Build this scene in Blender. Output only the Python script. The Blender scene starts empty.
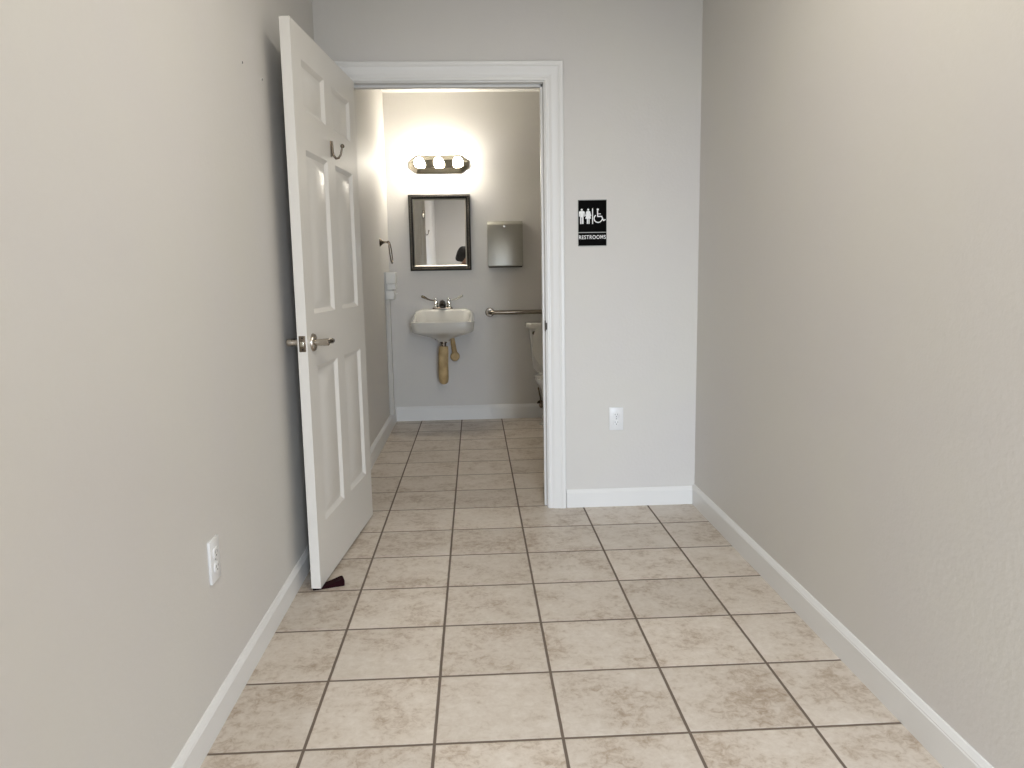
import bpy, bmesh, math, random
from mathutils import Vector, Matrix

S = bpy.context.scene
COL = S.collection
PI = math.pi

# ---------------------------------------------------------------- camera
cam_data = bpy.data.cameras.new('camera')
cam = bpy.data.objects.new('camera', cam_data)
COL.objects.link(cam)
S.camera = cam
YAW, PITCH, ROLL, FPX, CAM_Z = math.radians(2.681), math.radians(8.191), math.radians(-0.989), 758.4, 1.170
cam_data.sensor_fit = 'HORIZONTAL'
cam_data.sensor_width = 36.0
cam_data.lens = FPX * 36.0 / 1024.0
cam_data.clip_start = 0.003
fw = Vector((math.sin(YAW) * math.cos(PITCH), math.cos(YAW) * math.cos(PITCH), -math.sin(PITCH)))
rt = Vector((math.cos(YAW), -math.sin(YAW), 0))
up = rt.cross(fw)
c_, s_ = math.cos(ROLL), math.sin(ROLL)
r2 = rt * c_ + up * s_
u2 = up * c_ - rt * s_
M = Matrix((r2, u2, -fw)).transposed().to_4x4()
M.translation = Vector((0, 0, CAM_Z))
cam.matrix_world = M

# ---------------------------------------------------------------- light
S.view_settings.view_transform = 'Standard'
S.view_settings.look = 'None'
S.view_settings.gamma = 1
S.view_settings.exposure = 0.0
S.view_settings.use_curve_mapping = False
w = bpy.data.worlds.new('world')
S.world = w
w.use_nodes = True
w.node_tree.nodes['Background'].inputs[0].default_value = (0.75, 0.85, 1.0, 1)
w.node_tree.nodes['Background'].inputs[1].default_value = 1.0


def area(name, loc, rot, sx, sy, power, color, spread=PI):
    l = bpy.data.lights.new(name, 'AREA')
    l.shape = 'RECTANGLE'
    l.size, l.size_y, l.energy, l.color, l.spread = sx, sy, power, color, spread
    o = bpy.data.objects.new(name, l)
    o.location, o.rotation_euler = loc, rot
    COL.objects.link(o)
    return o


# daylight through the glazed entrance behind the photographer, and the ceiling panel of the passage
area('daylight', (0.66, -2.30, 1.15), (PI / 2 - .53, 0, 0), 0.74, 1.5, 60, (0.75, 0.86, 1.0), math.radians(95))
area('ceiling_panel_light', (0.30, 1.75, 2.575), (0, 0, 0), 0.28, 1.15, 15.0, (1.0, 0.93, 0.80))
area('ceiling_panel_light', (0.30, -0.60, 2.575), (0, 0, 0), 0.28, 1.15, 18, (1.0, 0.95, 0.90))
BULB = 88.0

# ---------------------------------------------------------------- materials


def mat(name, color, rough=0.5, metal=0.0, bump=0.0, bscale=80.0, var=0.0, vscale=6.0, emit=None, coat=0.0, spec=0.5, color2=None):
    m = bpy.data.materials.new(name)
    m.use_nodes = True
    nt = m.node_tree
    b = nt.nodes['Principled BSDF']
    b.inputs['Base Color'].default_value = (*color, 1)
    b.inputs['Roughness'].default_value = rough
    b.inputs['Metallic'].default_value = metal
    b.inputs['Specular IOR Level'].default_value = spec
    b.inputs['Coat Weight'].default_value = coat
    tc = nt.nodes.new('ShaderNodeTexCoord')
    if var > 0:
        n = nt.nodes.new('ShaderNodeTexNoise')
        n.inputs['Scale'].default_value = vscale
        n.inputs['Detail'].default_value = 6
        nt.links.new(tc.outputs['Object'], n.inputs['Vector'])
        r = nt.nodes.new('ShaderNodeValToRGB')
        c2 = color2 or tuple(x * (1 - var) for x in color)
        r.color_ramp.elements[0].position = 0.35
        r.color_ramp.elements[0].color = (*c2, 1)
        r.color_ramp.elements[1].position = 0.65
        r.color_ramp.elements[1].color = (*color, 1)
        nt.links.new(n.outputs['Fac'], r.inputs['Fac'])
        nt.links.new(r.outputs['Color'], b.inputs['Base Color'])
    if bump > 0:
        n = nt.nodes.new('ShaderNodeTexNoise')
        n.inputs['Scale'].default_value = bscale
        n.inputs['Detail'].default_value = 3
        nt.links.new(tc.outputs['Object'], n.inputs['Vector'])
        bp = nt.nodes.new('ShaderNodeBump')
        bp.inputs['Strength'].default_value = bump
        bp.inputs['Distance'].default_value = 0.002
        nt.links.new(n.outputs['Fac'], bp.inputs['Height'])
        nt.links.new(bp.outputs['Normal'], b.inputs['Normal'])
    if emit:
        b.inputs['Emission Color'].default_value = (*emit[0], 1)
        b.inputs['Emission Strength'].default_value = emit[1]
    return m


M_wall = mat('wall_paint', (0.682, 0.665, 0.628), 0.55, bump=0.45, bscale=70, var=0.035, vscale=2.2, color2=(0.672, 0.652, 0.632))
M_ceil = mat('ceiling_paint', (0.80, 0.79, 0.76), 0.8, bump=0.4, bscale=60)
M_trim = mat('trim_paint', (0.80, 0.80, 0.79), 0.35, bump=0.05, bscale=40)
M_door = mat('door_paint', (0.76, 0.74, 0.70), 0.36, bump=0.12, bscale=55)
M_nickel = mat('satin_nickel', (0.46, 0.42, 0.37), 0.22, 1.0)
M_chrome = mat('chrome', (0.75, 0.75, 0.74), 0.08, 1.0)
M_bronze = mat('dark_nickel', (0.20, 0.165, 0.13), 0.25, 1.0)
M_dbronze = mat('oiled_bronze', (0.05, 0.04, 0.03), 0.4, 0.6)
M_steel = mat('brushed_steel', (0.42, 0.41, 0.37), 0.38, 1.0, bump=0.03, bscale=300)
M_brass = mat('polished_nickel_plate', (0.50, 0.465, 0.38), 0.10, 1.0)
M_porc = mat('porcelain', (0.68, 0.665, 0.62), 0.10, coat=0.6)
M_plastic = mat('white_plastic', (0.82, 0.83, 0.84), 0.35)
M_box = mat('grey_white_plastic', (0.60, 0.60, 0.585), 0.45)
M_cover = mat('cover_plastic', (0.80, 0.80, 0.78), 0.4)
M_bar = mat('grab_bar_metal', (0.27, 0.24, 0.20), 0.2, 1.0)
M_cond = mat('painted_conduit', (0.58, 0.565, 0.535), 0.5)
M_dark = mat('dark_recess', (0.01, 0.009, 0.008), 0.6)
M_black = mat('black_plastic', (0.004, 0.004, 0.004), 0.7, spec=0.04)
M_white = mat('white_print', (0.90, 0.91, 0.92), 0.5)
M_grey = mat('grey_edge', (0.38, 0.40, 0.38), 0.5)
M_foam = mat('tan_insulation', (0.62, 0.46, 0.24), 0.7, var=0.25, vscale=14, color2=(0.44, 0.31, 0.15))
M_wedge = mat('maroon_rubber', (0.018, 0.003, 0.005), 0.85, spec=0.12)
M_frame = mat('black_frame_finish', (0.012, 0.010, 0.008), 0.35, 0.3)
M_bead = mat('pewter_bead', (0.11, 0.095, 0.08), 0.3, 0.8)
M_silver = mat('silver_lip', (0.55, 0.53, 0.49), 0.3, 0.9)
M_mirror = mat('mirror_glass', (0.72, 0.71, 0.69), 0.01, 1.0)
M_bulb = mat('lit_bulb', (1, 1, 1), 0.4, emit=((1.0, 0.93, 0.80), BULB))
M_hair = mat('black_hair', (0.006, 0.005, 0.005), 0.6, bump=0.3, bscale=120)
M_skin = mat('skin', (0.50, 0.30, 0.21), 0.5)
M_shirt = mat('black_shirt', (0.012, 0.012, 0.014), 0.85, bump=0.2, bscale=40)
M_trouser = mat('dark_trousers', (0.03, 0.035, 0.05), 0.85)
M_shoe = mat('black_shoes', (0.01, 0.01, 0.01), 0.4)

# floor tile
T0 = 0.3265
GX, GY = -0.4552, 3.4074


def floor_material():
    m = bpy.data.materials.new('ceramic_floor_tile')
    m.use_nodes = True
    nt = m.node_tree
    N = nt.nodes.new
    L = nt.links.new
    b = nt.nodes['Principled BSDF']
    tc = N('ShaderNodeTexCoord')
    sep = N('ShaderNodeSeparateXYZ')
    L(tc.outputs['Object'], sep.inputs[0])

    def math_(op, a, bb=None, clamp=False):
        n = N('ShaderNodeMath')
        n.operation = op
        n.use_clamp = clamp
        for i, v in enumerate((a, bb)):
            if v is None:
                continue
            if isinstance(v, (int, float)):
                n.inputs[i].default_value = v
            else:
                L(v, n.inputs[i])
        return n.outputs[0]
    # slightly wandering grout edges
    en = N('ShaderNodeTexNoise')
    en.inputs['Scale'].default_value = 22
    en.inputs['Detail'].default_value = 3
    L(tc.outputs['Object'], en.inputs['Vector'])
    wob = math_('MULTIPLY', math_('SUBTRACT', en.outputs['Fac'], 0.5), 0.0016)
    cells, dist = [], []
    for i, g in ((0, GX), (1, GY)):
        v = math_('DIVIDE', math_('ADD', math_('SUBTRACT', sep.outputs[i], g - 20 * T0), wob), T0)
        cells.append(math_('FLOOR', v))
        fr = math_('FRACT', v)
        dist.append(math_('MULTIPLY', math_('MINIMUM', fr, math_('SUBTRACT', 1.0, fr)), T0))
    d = math_('MINIMUM', dist[0], dist[1])
    grout = N('ShaderNodeMapRange')          # 0 in grout, 1 on tile
    grout.inputs['From Min'].default_value = 0.0034
    grout.inputs['From Max'].default_value = 0.0048
    L(d, grout.inputs['Value'])
    comb = N('ShaderNodeCombineXYZ')
    L(cells[0], comb.inputs[0])
    L(cells[1], comb.inputs[1])
    wn = N('ShaderNodeTexWhiteNoise')
    wn.noise_dimensions = '3D'
    L(comb.outputs[0], wn.inputs['Vector'])
    # each tile takes its own piece of the stone pattern
    off = N('ShaderNodeVectorMath')
    off.operation = 'SCALE'
    L(wn.outputs['Color'], off.inputs[0])
    off.inputs['Scale'].default_value = 40
    add = N('ShaderNodeVectorMath')
    L(tc.outputs['Object'], add.inputs[0])
    L(off.outputs[0], add.inputs[1])
    n1 = N('ShaderNodeTexNoise')
    n1.inputs['Scale'].default_value = 5.5
    n1.inputs['Detail'].default_value = 9
    n1.inputs['Roughness'].default_value = 0.68
    n1.inputs['Distortion'].default_value = 0.25
    L(add.outputs[0], n1.inputs['Vector'])
    n2 = N('ShaderNodeTexNoise')
    n2.inputs['Scale'].default_value = 40
    n2.inputs['Detail'].default_value = 8
    n2.inputs['Roughness'].default_value = 0.75
    n2.inputs['Distortion'].default_value = 0.6
    L(add.outputs[0], n2.inputs['Vector'])
    mixf = math_('ADD', math_('MULTIPLY', n1.outputs['Fac'], 0.52), math_('MULTIPLY', n2.outputs['Fac'], 0.48))
    r = N('ShaderNodeValToRGB')
    e = r.color_ramp.elements
    e[0].position = 0.34
    e[0].color = (0.31, 0.235, 0.17, 1)
    e[1].position = 0.62
    e[1].color = (0.66, 0.60, 0.53, 1)
    k = e.new(0.42)
    k.color = (0.44, 0.36, 0.285, 1)
    k = e.new(0.49)
    k.color = (0.575, 0.505, 0.43, 1)
    L(mixf, r.inputs['Fac'])
    tint = N('ShaderNodeMapRange')
    tint.inputs['To Min'].default_value = 0.91
    tint.inputs['To Max'].default_value = 1.06
    L(wn.outputs['Value'], tint.inputs['Value'])
    sc = N('ShaderNodeVectorMath')
    sc.operation = 'SCALE'
    L(r.outputs['Color'], sc.inputs[0])
    L(tint.outputs[0], sc.inputs['Scale'])
    gm = N('ShaderNodeMix')
    gm.data_type = 'RGBA'
    L(grout.outputs[0], gm.inputs['Factor'])
    gm.inputs['A'].default_value = (0.15, 0.115, 0.09, 1)
    L(sc.outputs[0], gm.inputs['B'])
    L(gm.outputs['Result'], b.inputs['Base Color'])
    ro = N('ShaderNodeMapRange')
    ro.inputs['To Min'].default_value = 0.9
    ro.inputs['To Max'].default_value = 0.40
    L(grout.outputs[0], ro.inputs['Value'])
    L(ro.outputs[0], b.inputs['Roughness'])
    edge = N('ShaderNodeMapRange')
    edge.interpolation_type = 'SMOOTHSTEP'
    edge.inputs['From Min'].default_value = 0.0022
    edge.inputs['From Max'].default_value = 0.0075
    L(d, edge.inputs['Value'])
    h = math_('ADD', math_('MULTIPLY', edge.outputs[0], 1.0), math_('MULTIPLY', mixf, 0.7))
    bp = N('ShaderNodeBump')
    bp.inputs['Strength'].default_value = 0.55
    bp.inputs['Distance'].default_value = 0.0022
    L(h, bp.inputs['Height'])
    L(bp.outputs['Normal'], b.inputs['Normal'])
    return m


M_floor = floor_material()

# ---------------------------------------------------------------- mesh helpers


def V(*a):
    return Vector(a)


def box(bm, x0, x1, y0, y1, z0, z1, bev=0.0, seg=2):
    t = bmesh.new()
    bmesh.ops.create_cube(t, size=1)
    for v in t.verts:
        v.co = V(x0 + (v.co.x + .5) * (x1 - x0), y0 + (v.co.y + .5) * (y1 - y0), z0 + (v.co.z + .5) * (z1 - z0))
    if bev > 0:
        bmesh.ops.bevel(t, geom=t.edges[:], offset=bev, segments=seg, profile=0.5, affect='EDGES')
    merge(bm, t)


def merge(bm, t, mtx=None):
    if mtx is not None:
        bmesh.ops.transform(t, matrix=mtx, verts=t.verts[:])
    me = bpy.data.meshes.new('tmp')
    t.to_mesh(me)
    t.free()
    bm.from_mesh(me)
    bpy.data.meshes.remove(me)


def tube(bm, pts, rad, n=12, cap=True, flat=None):
    """sweep a circle (or flattened circle) along pts; rad a number or list"""
    pts = [Vector(p) for p in pts]
    rs = rad if isinstance(rad, (list, tuple)) else [rad] * len(pts)
    rings = []
    prev = None
    for i, p in enumerate(pts):
        d = (pts[min(i + 1, len(pts) - 1)] - pts[max(i - 1, 0)]).normalized()
        if prev is None:
            a = V(0, 0, 1) if abs(d.z) < 0.9 else V(1, 0, 0)
            u = d.cross(a).normalized()
        else:
            u = (prev - d * prev.dot(d)).normalized()
        prev = u
        v = d.cross(u)
        k = flat if flat else 1.0
        rings.append([bm.verts.new(p + u * math.cos(2 * PI * j / n) * rs[i] + v * math.sin(2 * PI * j / n) * rs[i] * k) for j in range(n)])
    for a, b in zip(rings, rings[1:]):
        for j in range(n):
            bm.faces.new((a[j], a[(j + 1) % n], b[(j + 1) % n], b[j]))
    if cap:
        bm.faces.new(rings[0][::-1])
        bm.faces.new(rings[-1])


def lathe(bm, prof, org, axis=(0, 0, 1), n=24):
    """prof: list of (r, h) along axis from org"""
    ax = Vector(axis).normalized()
    a = V(0, 0, 1) if abs(ax.z) < 0.9 else V(1, 0, 0)
    u = ax.cross(a).normalized()
    v = ax.cross(u)
    org = Vector(org)
    rings = []
    for r, h in prof:
        r = max(r, 1e-5)
        rings.append([bm.verts.new(org + ax * h + (u * math.cos(2 * PI * j / n) + v * math.sin(2 * PI * j / n)) * r) for j in range(n)])
    for a_, b_ in zip(rings, rings[1:]):
        for j in range(n):
            bm.faces.new((a_[j], a_[(j + 1) % n], b_[(j + 1) % n], b_[j]))
    bm.faces.new(rings[0][::-1])
    bm.faces.new(rings[-1])


def loft(bm, rings, capa=True, capb=True):
    rr = [[bm.verts.new(p) for p in r] for r in rings]
    n = len(rr[0])
    for a, b in zip(rr, rr[1:]):
        for j in range(n):
            bm.faces.new((a[j], a[(j + 1) % n], b[(j + 1) % n], b[j]))
    if capa:
        bm.faces.new(rr[0][::-1])
    if capb:
        bm.faces.new(rr[-1])


def obj(name, bm, m, parent=None, smooth=True, angle=35, sub=0):
    bmesh.ops.recalc_face_normals(bm, faces=bm.faces[:])
    me = bpy.data.meshes.new(name)
    bm.to_mesh(me)
    bm.free()
    me.materials.append(m)
    if smooth:
        for p in me.polygons:
            p.use_smooth = True
        me.set_sharp_from_angle(angle=math.radians(angle))
    o = bpy.data.objects.new(name, me)
    COL.objects.link(o)
    if parent is not None:
        o.parent = parent
        o.matrix_parent_inverse = parent.matrix_basis.inverted()
    if sub:
        md = o.modifiers.new('sub', 'SUBSURF')
        md.levels = md.render_levels = sub
    return o


def struct(name, bm, m, parent=None, **k):
    o = obj(name, bm, m, parent, **k)
    if parent is None:
        o['kind'] = 'structure'
    return o


def thing(name, label, cat, loc=(0, 0, 0), group=None):
    o = bpy.data.objects.new(name, None)
    o.empty_display_size = 0.05
    o.location = loc
    COL.objects.link(o)
    o['label'] = label
    o['category'] = cat
    if group:
        o['group'] = group
    return o


def tag(o, label, cat, group=None):
    o['label'] = label
    o['category'] = cat
    if group:
        o['group'] = group
    return o


# ---------------------------------------------------------------- room
XL, XR = -0.707, 1.094           # passage side walls
YF0, YF1 = 3.700, 3.815          # wall with the doorway
YBK = 6.150                      # restroom back wall
XBL, XBR = -0.674, 1.42          # restroom side walls
YR = -2.25                       # wall behind the photographer
H = 2.60
OX0, OX1, OZ = -0.565, 0.344, 2.060   # door opening (clear)

bm = bmesh.new()
box(bm, XL - .12, XBR + .12, YR - .12, YBK + .12, -0.12, 0)
struct('floor', bm, M_floor, smooth=False)
bm = bmesh.new()
box(bm, XL - .12, XBR + .12, YR - .12, YBK + .12, H, H + .12)
struct('ceiling', bm, M_ceil, smooth=False)
bm = bmesh.new()
box(bm, XBL, XBR, YF1, YBK, 2.578, H)
struct('ceiling_restroom', bm, M_ceil, smooth=False)
bm = bmesh.new()
box(bm, XL - .12, XL, YR, YF0 + .06, 0, H)
struct('wall_left', bm, M_wall, smooth=False)
bm = bmesh.new()
box(bm, XR, XR + .12, YR, YF0, 0, H)
struct('wall_right', bm, M_wall, smooth=False)
J = 0.02                          # jamb board thickness
bm = bmesh.new()
box(bm, XL, OX0 - J, YF0, YF1, 0, H)
box(bm, OX1 + J, XBR, YF0, YF1, 0, H)
box(bm, OX0 - J, OX1 + J, YF0, YF1, OZ + J, H)
bmesh.ops.remove_doubles(bm, verts=bm.verts[:], dist=1e-5)
struct('wall_front', bm, M_wall, smooth=False)
bm = bmesh.new()
box(bm, XBL - .12, XBR + .12, YBK, YBK + .12, 0, H)
struct('wall_restroom_back', bm, M_wall, smooth=False)
bm = bmesh.new()
box(bm, XBL - .12, XBL, YF1 - .055, YBK, 0, H)
struct('wall_restroom_left', bm, M_wall, smooth=False)
bm = bmesh.new()
box(bm, XBR, XBR + .12, YF0, YBK, 0, H)
struct('wall_restroom_right', bm, M_wall, smooth=False)
bm = bmesh.new()                   # wall behind the camera, with the glazed entrance opening
EX0, EX1, EZ = 0.17, 1.07, 2.12
box(bm, XL, EX0, YR - .12, YR, 0, H)
box(bm, EX1, XR + .12, YR - .12, YR, 0, H)
box(bm, EX0, EX1, YR - .12, YR, EZ, H)
struct('wall_back', bm, M_wall, smooth=False)

# entrance frame behind the camera
bm = bmesh.new()
box(bm, EX0, EX0 + .03, YR - .06, YR + .012, 0, EZ, .003)
box(bm, EX1 - .03, EX1, YR - .06, YR + .012, 0, EZ, .003)
box(bm, EX0, EX1, YR - .06, YR + .012, EZ - .03, EZ, .003)
struct('trim_entrance', bm, M_trim)


def baseboard(name, p0, p1, nrm, h=0.095, t=0.014):
    """profile extruded from p0 to p1 (on the wall line), sticking out along nrm"""
    prof = [(0, 0), (t, 0), (t, h * .80), (t * .86, h * .83), (t * .86, h * .86), (t * .62, h * .90), (t * .45, h * .97), (t * .25, h), (0, h)]
    bm = bmesh.new()
    p0, p1, nrm = Vector((*p0, 0)), Vector((*p1, 0)), Vector((*nrm, 0))
    r = [[p + nrm * a + V(0, 0, b) for a, b in prof] for p in (p0, p1)]
    loft(bm, r)
    return struct(name, bm, M_trim, angle=25)


baseboard('baseboard_left', (XL, YR), (XL, YF0), (1, 0), .088)
baseboard('baseboard_right', (XR, YR), (XR, YF0), (-1, 0), .100)
baseboard('baseboard_front', (OX1 + .096, YF0), (XR - .014, YF0), (0, -1), .092)
baseboard('baseboard_restroom_left', (XBL, YF1), (XBL, YBK), (1, 0), .118)
baseboard('baseboard_restroom_back', (XBL + .014, YBK), (XBR, YBK), (0, -1), .118)

# casing and jamb
CW = 0.086


def casing(name, y, sgn, xclip=None):
    # profile across width a (0 = inner edge) with thickness b
    prof = [(0, 0), (0, .009), (.004, .011), (.010, .011), (.013, .0085), (.018, .0085), (.024, .012), (.034, .015), (.052, .0165),
            (.060, .019), (.066, .0175), (.070, .0195), (.082, .0195), (CW, .016), (CW, 0)]
    x0, x1, z1 = OX0 - .006, OX1 + .006, OZ + .006
    bm = bmesh.new()
    rings = []
    for st in range(4):
        ring = []
        for a, b in prof:
            x = (x0 - a) if st in (0, 1) else (x1 + a)
            z = 0 if st in (0, 3) else z1 + a
            ring.append(V(x, y + sgn * b, z))
        rings.append(ring)
    loft(bm, rings)
    return struct(name, bm, M_trim, angle=18)


casing('trim_door_casing', YF0, -1)
casing('trim_door_casing_restroom', YF1, 1)
bm = bmesh.new()
box(bm, OX0 - J, OX0, YF0, YF1, 0, OZ, .001)
box(bm, OX1, OX1 + J, YF0, YF1, 0, OZ, .001)
box(bm, OX0 - J, OX1 + J, YF0, YF1, OZ, OZ + J, .001)
sy0, sy1, st = YF0 + .040, YF0 + .075, .012
box(bm, OX0, OX0 + st, sy0, sy1, 0, OZ, .002)
box(bm, OX1 - st, OX1, sy0, sy1, 0, OZ, .002)
box(bm, OX0, OX1, sy0, sy1, OZ - st, OZ, .002)
jam = struct('trim_door_jamb', bm, M_trim)
bm = bmesh.new()                    # strike plate wrapped over the jamb edge
box(bm, OX1 - .0022, OX1 + .001, YF0 + .001, YF0 + .030, .893, .945, .0008)
box(bm, OX1 - .0035, OX1 + .0045, YF0 - .0135, YF0 + .006, .902, .936, .002)
sp = obj('strike_plate', bm, M_dbronze, jam)

# ---------------------------------------------------------------- the open door
DW, DH, DT = 0.893, 2.043, 0.036
dn = V(-0.606, 2.757, 0.010)        # visible face, free edge
ang = math.radians(85.0)
door = thing('door_1', '', '', dn)
del door['label'], door['category']
door['kind'] = 'structure'
door.rotation_euler = (0, 0, ang)
# local frame: +x from the free edge to the hinge, +y to the hidden face, -y = face towards the passage
STL, MUL = 0.106, 0.112
bm = bmesh.new()
xs = [0, STL, (DW - MUL) / 2, (DW + MUL) / 2, DW - STL, DW]
zs = [0, .233, .834, 1.030, 1.620, 1.757, 1.932, DH]


def face_side(bm, y, sg):
    P = [(0, 0), (.003, .002), (.016, .0115), (.022, .0125), (.027, .0125), (.054, .0030)]
    for i in range(5):
        for k in range(7):
            a, b, c, d = xs[i], xs[i + 1], zs[k], zs[k + 1]
            if i in (1, 3) and k in (1, 3, 5):
                loops = []
                for ins, dep in P:
                    yy = y + sg * dep
                    loops.append([bm.verts.new(q) for q in ((a + ins, yy, c + ins), (b - ins, yy, c + ins), (b - ins, yy, d - ins), (a + ins, yy, d - ins))])
                for l0, l1 in zip(loops, loops[1:]):
                    for j in range(4):
                        bm.faces.new((l0[j], l0[(j + 1) % 4], l1[(j + 1) % 4], l1[j]))
                bm.faces.new(loops[-1])
            else:
                bm.faces.new([bm.verts.new(q) for q in ((a, y, c), (b, y, c), (b, y, d), (a, y, d))])


face_side(bm, 0, 1)
face_side(bm, DT, -1)
for (p, q) in (((0, 0), (0, DH)), ((DW, 0), (DW, DH))):
    for k in range(7):
        bm.faces.new([bm.verts.new(t) for t in ((p[0], 0, zs[k]), (p[0], DT, zs[k]), (p[0], DT, zs[k + 1]), (p[0], 0, zs[k + 1]))])
for z in (0, DH):
    for i in range(5):
        bm.faces.new([bm.verts.new(t) for t in ((xs[i], 0, z), (xs[i + 1], 0, z), (xs[i + 1], DT, z), (xs[i], DT, z))])
bmesh.ops.remove_doubles(bm, verts=bm.verts[:], dist=1e-5)


def dpart(name, bm, m, par=None, **k):
    o = obj(name, bm, m, None, **k)
    o.parent = par or door
    return o


slab = dpart('door_slab', bm, M_door, angle=20)
# levers on both faces
LZ = 0.926
for sg, y0, nm in ((-1, 0.0, 'passage'), (1, DT, 'hidden')):
    bm = bmesh.new()
    lathe(bm, [(.0335, 0), (.0335, .003), (.030, .009), (.022, .012), (.013, .013), (.0125, .038), (.0135, .040), (.0135, .058), (.011, .061)], (.066, y0, LZ), (0, sg, 0), 28)
    ros = dpart('door_lever', bm, M_nickel)
    if sg < 0:
        ros['label'] = 'satin nickel lever on the face towards the doorway'
    bm = bmesh.new()
    yy = y0 + sg * .049
    pts = [(.060, yy, LZ), (.085, yy, LZ + .001), (.115, yy + sg * .003, LZ + .001), (.145, yy + sg * .001, LZ - .001), (.168, yy - sg * .006, LZ - .002), (.178, yy - sg * .012, LZ - .002)]
    tube(bm, pts, [.0125, .0115, .0105, .0105, .0095, .006], 14)
    dpart('lever_handle', bm, M_bronze if sg < 0 else M_nickel, ros)
# latch face plate
bm = bmesh.new()
box(bm, -.0015, .001, .0055, .0305, LZ - .029, LZ + .029, .0012)
lp = dpart('latch_plate', bm, M_bronze)
bm = bmesh.new()
box(bm, -.010, .0, .0115, .0245, LZ - .009, LZ + .009, .002)
dpart('latch_bolt', bm, M_brass, lp)
bm = bmesh.new()
for dz in (-.021, .021):
    lathe(bm, [(.0028, 0), (.0028, .0006)], (-.0015, .018, LZ + dz), (-1, 0, 0), 10)
dpart('screws', bm, M_dark, lp)
# hinges
for hz in (.20, 1.03, 1.84):
    bm = bmesh.new()
    box(bm, DW - .001, DW + .002, .004, DT, hz - .045, hz + .045, .0005)
    lathe(bm, [(.006, 0), (.006, .09), (.004, .094)], (DW + .007, DT + .002, hz - .045), (0, 0, 1), 14)
    dpart('hinge', bm, M_nickel)
# robe hook on the lock rail
HU, HZ = .446, 1.676
bm = bmesh.new()
box(bm, HU - .009, HU + .009, -.004, 0, HZ - .032, HZ + .032, .002)
pts = [(HU, -.005, HZ + .030), (HU, -.006, HZ + .010), (HU, -.007, HZ - .012), (HU, -.010, HZ - .026), (HU, -.020, HZ - .038), (HU, -.031, HZ - .036),
       (HU, -.040, HZ - .024), (HU, -.044, HZ - .008), (HU, -.047, HZ + .004)]
tube(bm, pts, [.0045, .005, .005, .005, .0048, .0045, .0042, .004, .004], 12)
bmesh.ops.create_uvsphere(bm, u_segments=14, v_segments=10, radius=.0085, matrix=Matrix.Translation((HU, -.048, HZ + .010)))
hook = dpart('coat_hook', bm, M_bronze)
hook['label'] = 'dark metal coat hook with ball end'

# door wedge
bm = bmesh.new()
W0 = V(-.600, 2.795, 0)
d1 = V(math.cos(math.radians(18)), math.sin(math.radians(18)), 0)
n1 = V(-d1.y, d1.x, 0)
prof = [(-.045, .0005, .020), (-.02, .004, .020), (.030, .017, .020), (.062, .027, .020), (.069, .028, .020), (.074, .022, .020), (.073, .0005, .020)]
top = []
for s, h, wd in prof[:-1]:
    top.append((s, h, wd))
L_, R_ = [], []
for s, h, wd in prof:
    L_.append(bm.verts.new(W0 + d1 * s + n1 * wd + V(0, 0, h)))
    R_.append(bm.verts.new(W0 + d1 * s - n1 * wd + V(0, 0, h)))
L0 = bm.verts.new(W0 + d1 * -.045 + n1 * .02)
R0 = bm.verts.new(W0 + d1 * -.045 - n1 * .02)
L_ = [L0] + L_
R_ = [R0] + R_
bm.faces.new(L_)
bm.faces.new(R_[::-1])
n = len(L_)
for i in range(n):
    bm.faces.new((L_[i], L_[(i + 1) % n], R_[(i + 1) % n], R_[i]))
bmesh.ops.bevel(bm, geom=bm.edges[:], offset=.0012, segments=2, affect='EDGES')
tag(obj('door_wedge', bm, M_wedge), 'dark maroon rubber wedge on the tiles under the open door', 'doorstop')

# ---------------------------------------------------------------- outlets


def outlet(label, mtx):
    """local: x right, z up, -y out of the wall"""
    e = thing('wall_outlet', label, 'outlet', group='duplex wall outlets')
    e.matrix_world = mtx
    bm = bmesh.new()
    box(bm, -.035, .035, -.0075, 0, -.0575, .0575, .0016, 2)
    a = obj('cover_plate', bm, M_plastic)
    a.parent = e
    for dz in (.0195, -.0195):
        bm = bmesh.new()
        # rounded receptacle face, flat top and bottom
        ring = []
        for j in range(32):
            t = 2 * PI * j / 32
            ring.append((.0172 * math.cos(t), max(-.0135, min(.0135, .0172 * math.sin(t)))))
        loft(bm, [[V(x, -.0075, z + dz) for x, z in ring], [V(x, -.0100, z + dz) for x, z in ring], [V(x * .94, -.0106, z * .94 + dz) for x, z in ring]])
        r = obj('receptacle', bm, M_plastic)
        r.parent = e
        bm = bmesh.new()
        box(bm, -.0078, -.0056, -.0109, -.0100, dz - .001, dz + .0075)
        box(bm, .0052, .0070, -.0109, -.0100, dz, dz + .0065)
        lathe(bm, [(.0024, 0), (.0024, .0009)], (0, -.0100, dz - .007), (0, -1, 0), 12)
        s = obj('slots', bm, M_dark)
        s.parent = r
    bm = bmesh.new()
    lathe(bm, [(.003, 0), (.0025, .001)], (0, -.0075, 0), (0, -1, 0), 12)
    s = obj('screw', bm, M_grey)
    s.parent = e
    return e


outlet('white duplex outlet on the wall below the restroom sign', Matrix.Translation((.691, YF0, .450)))
outlet('white duplex outlet low on the left side wall', Matrix.Translation((XL, 1.952, .440)) @ Matrix.Rotation(PI / 2, 4, 'Z'))

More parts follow.
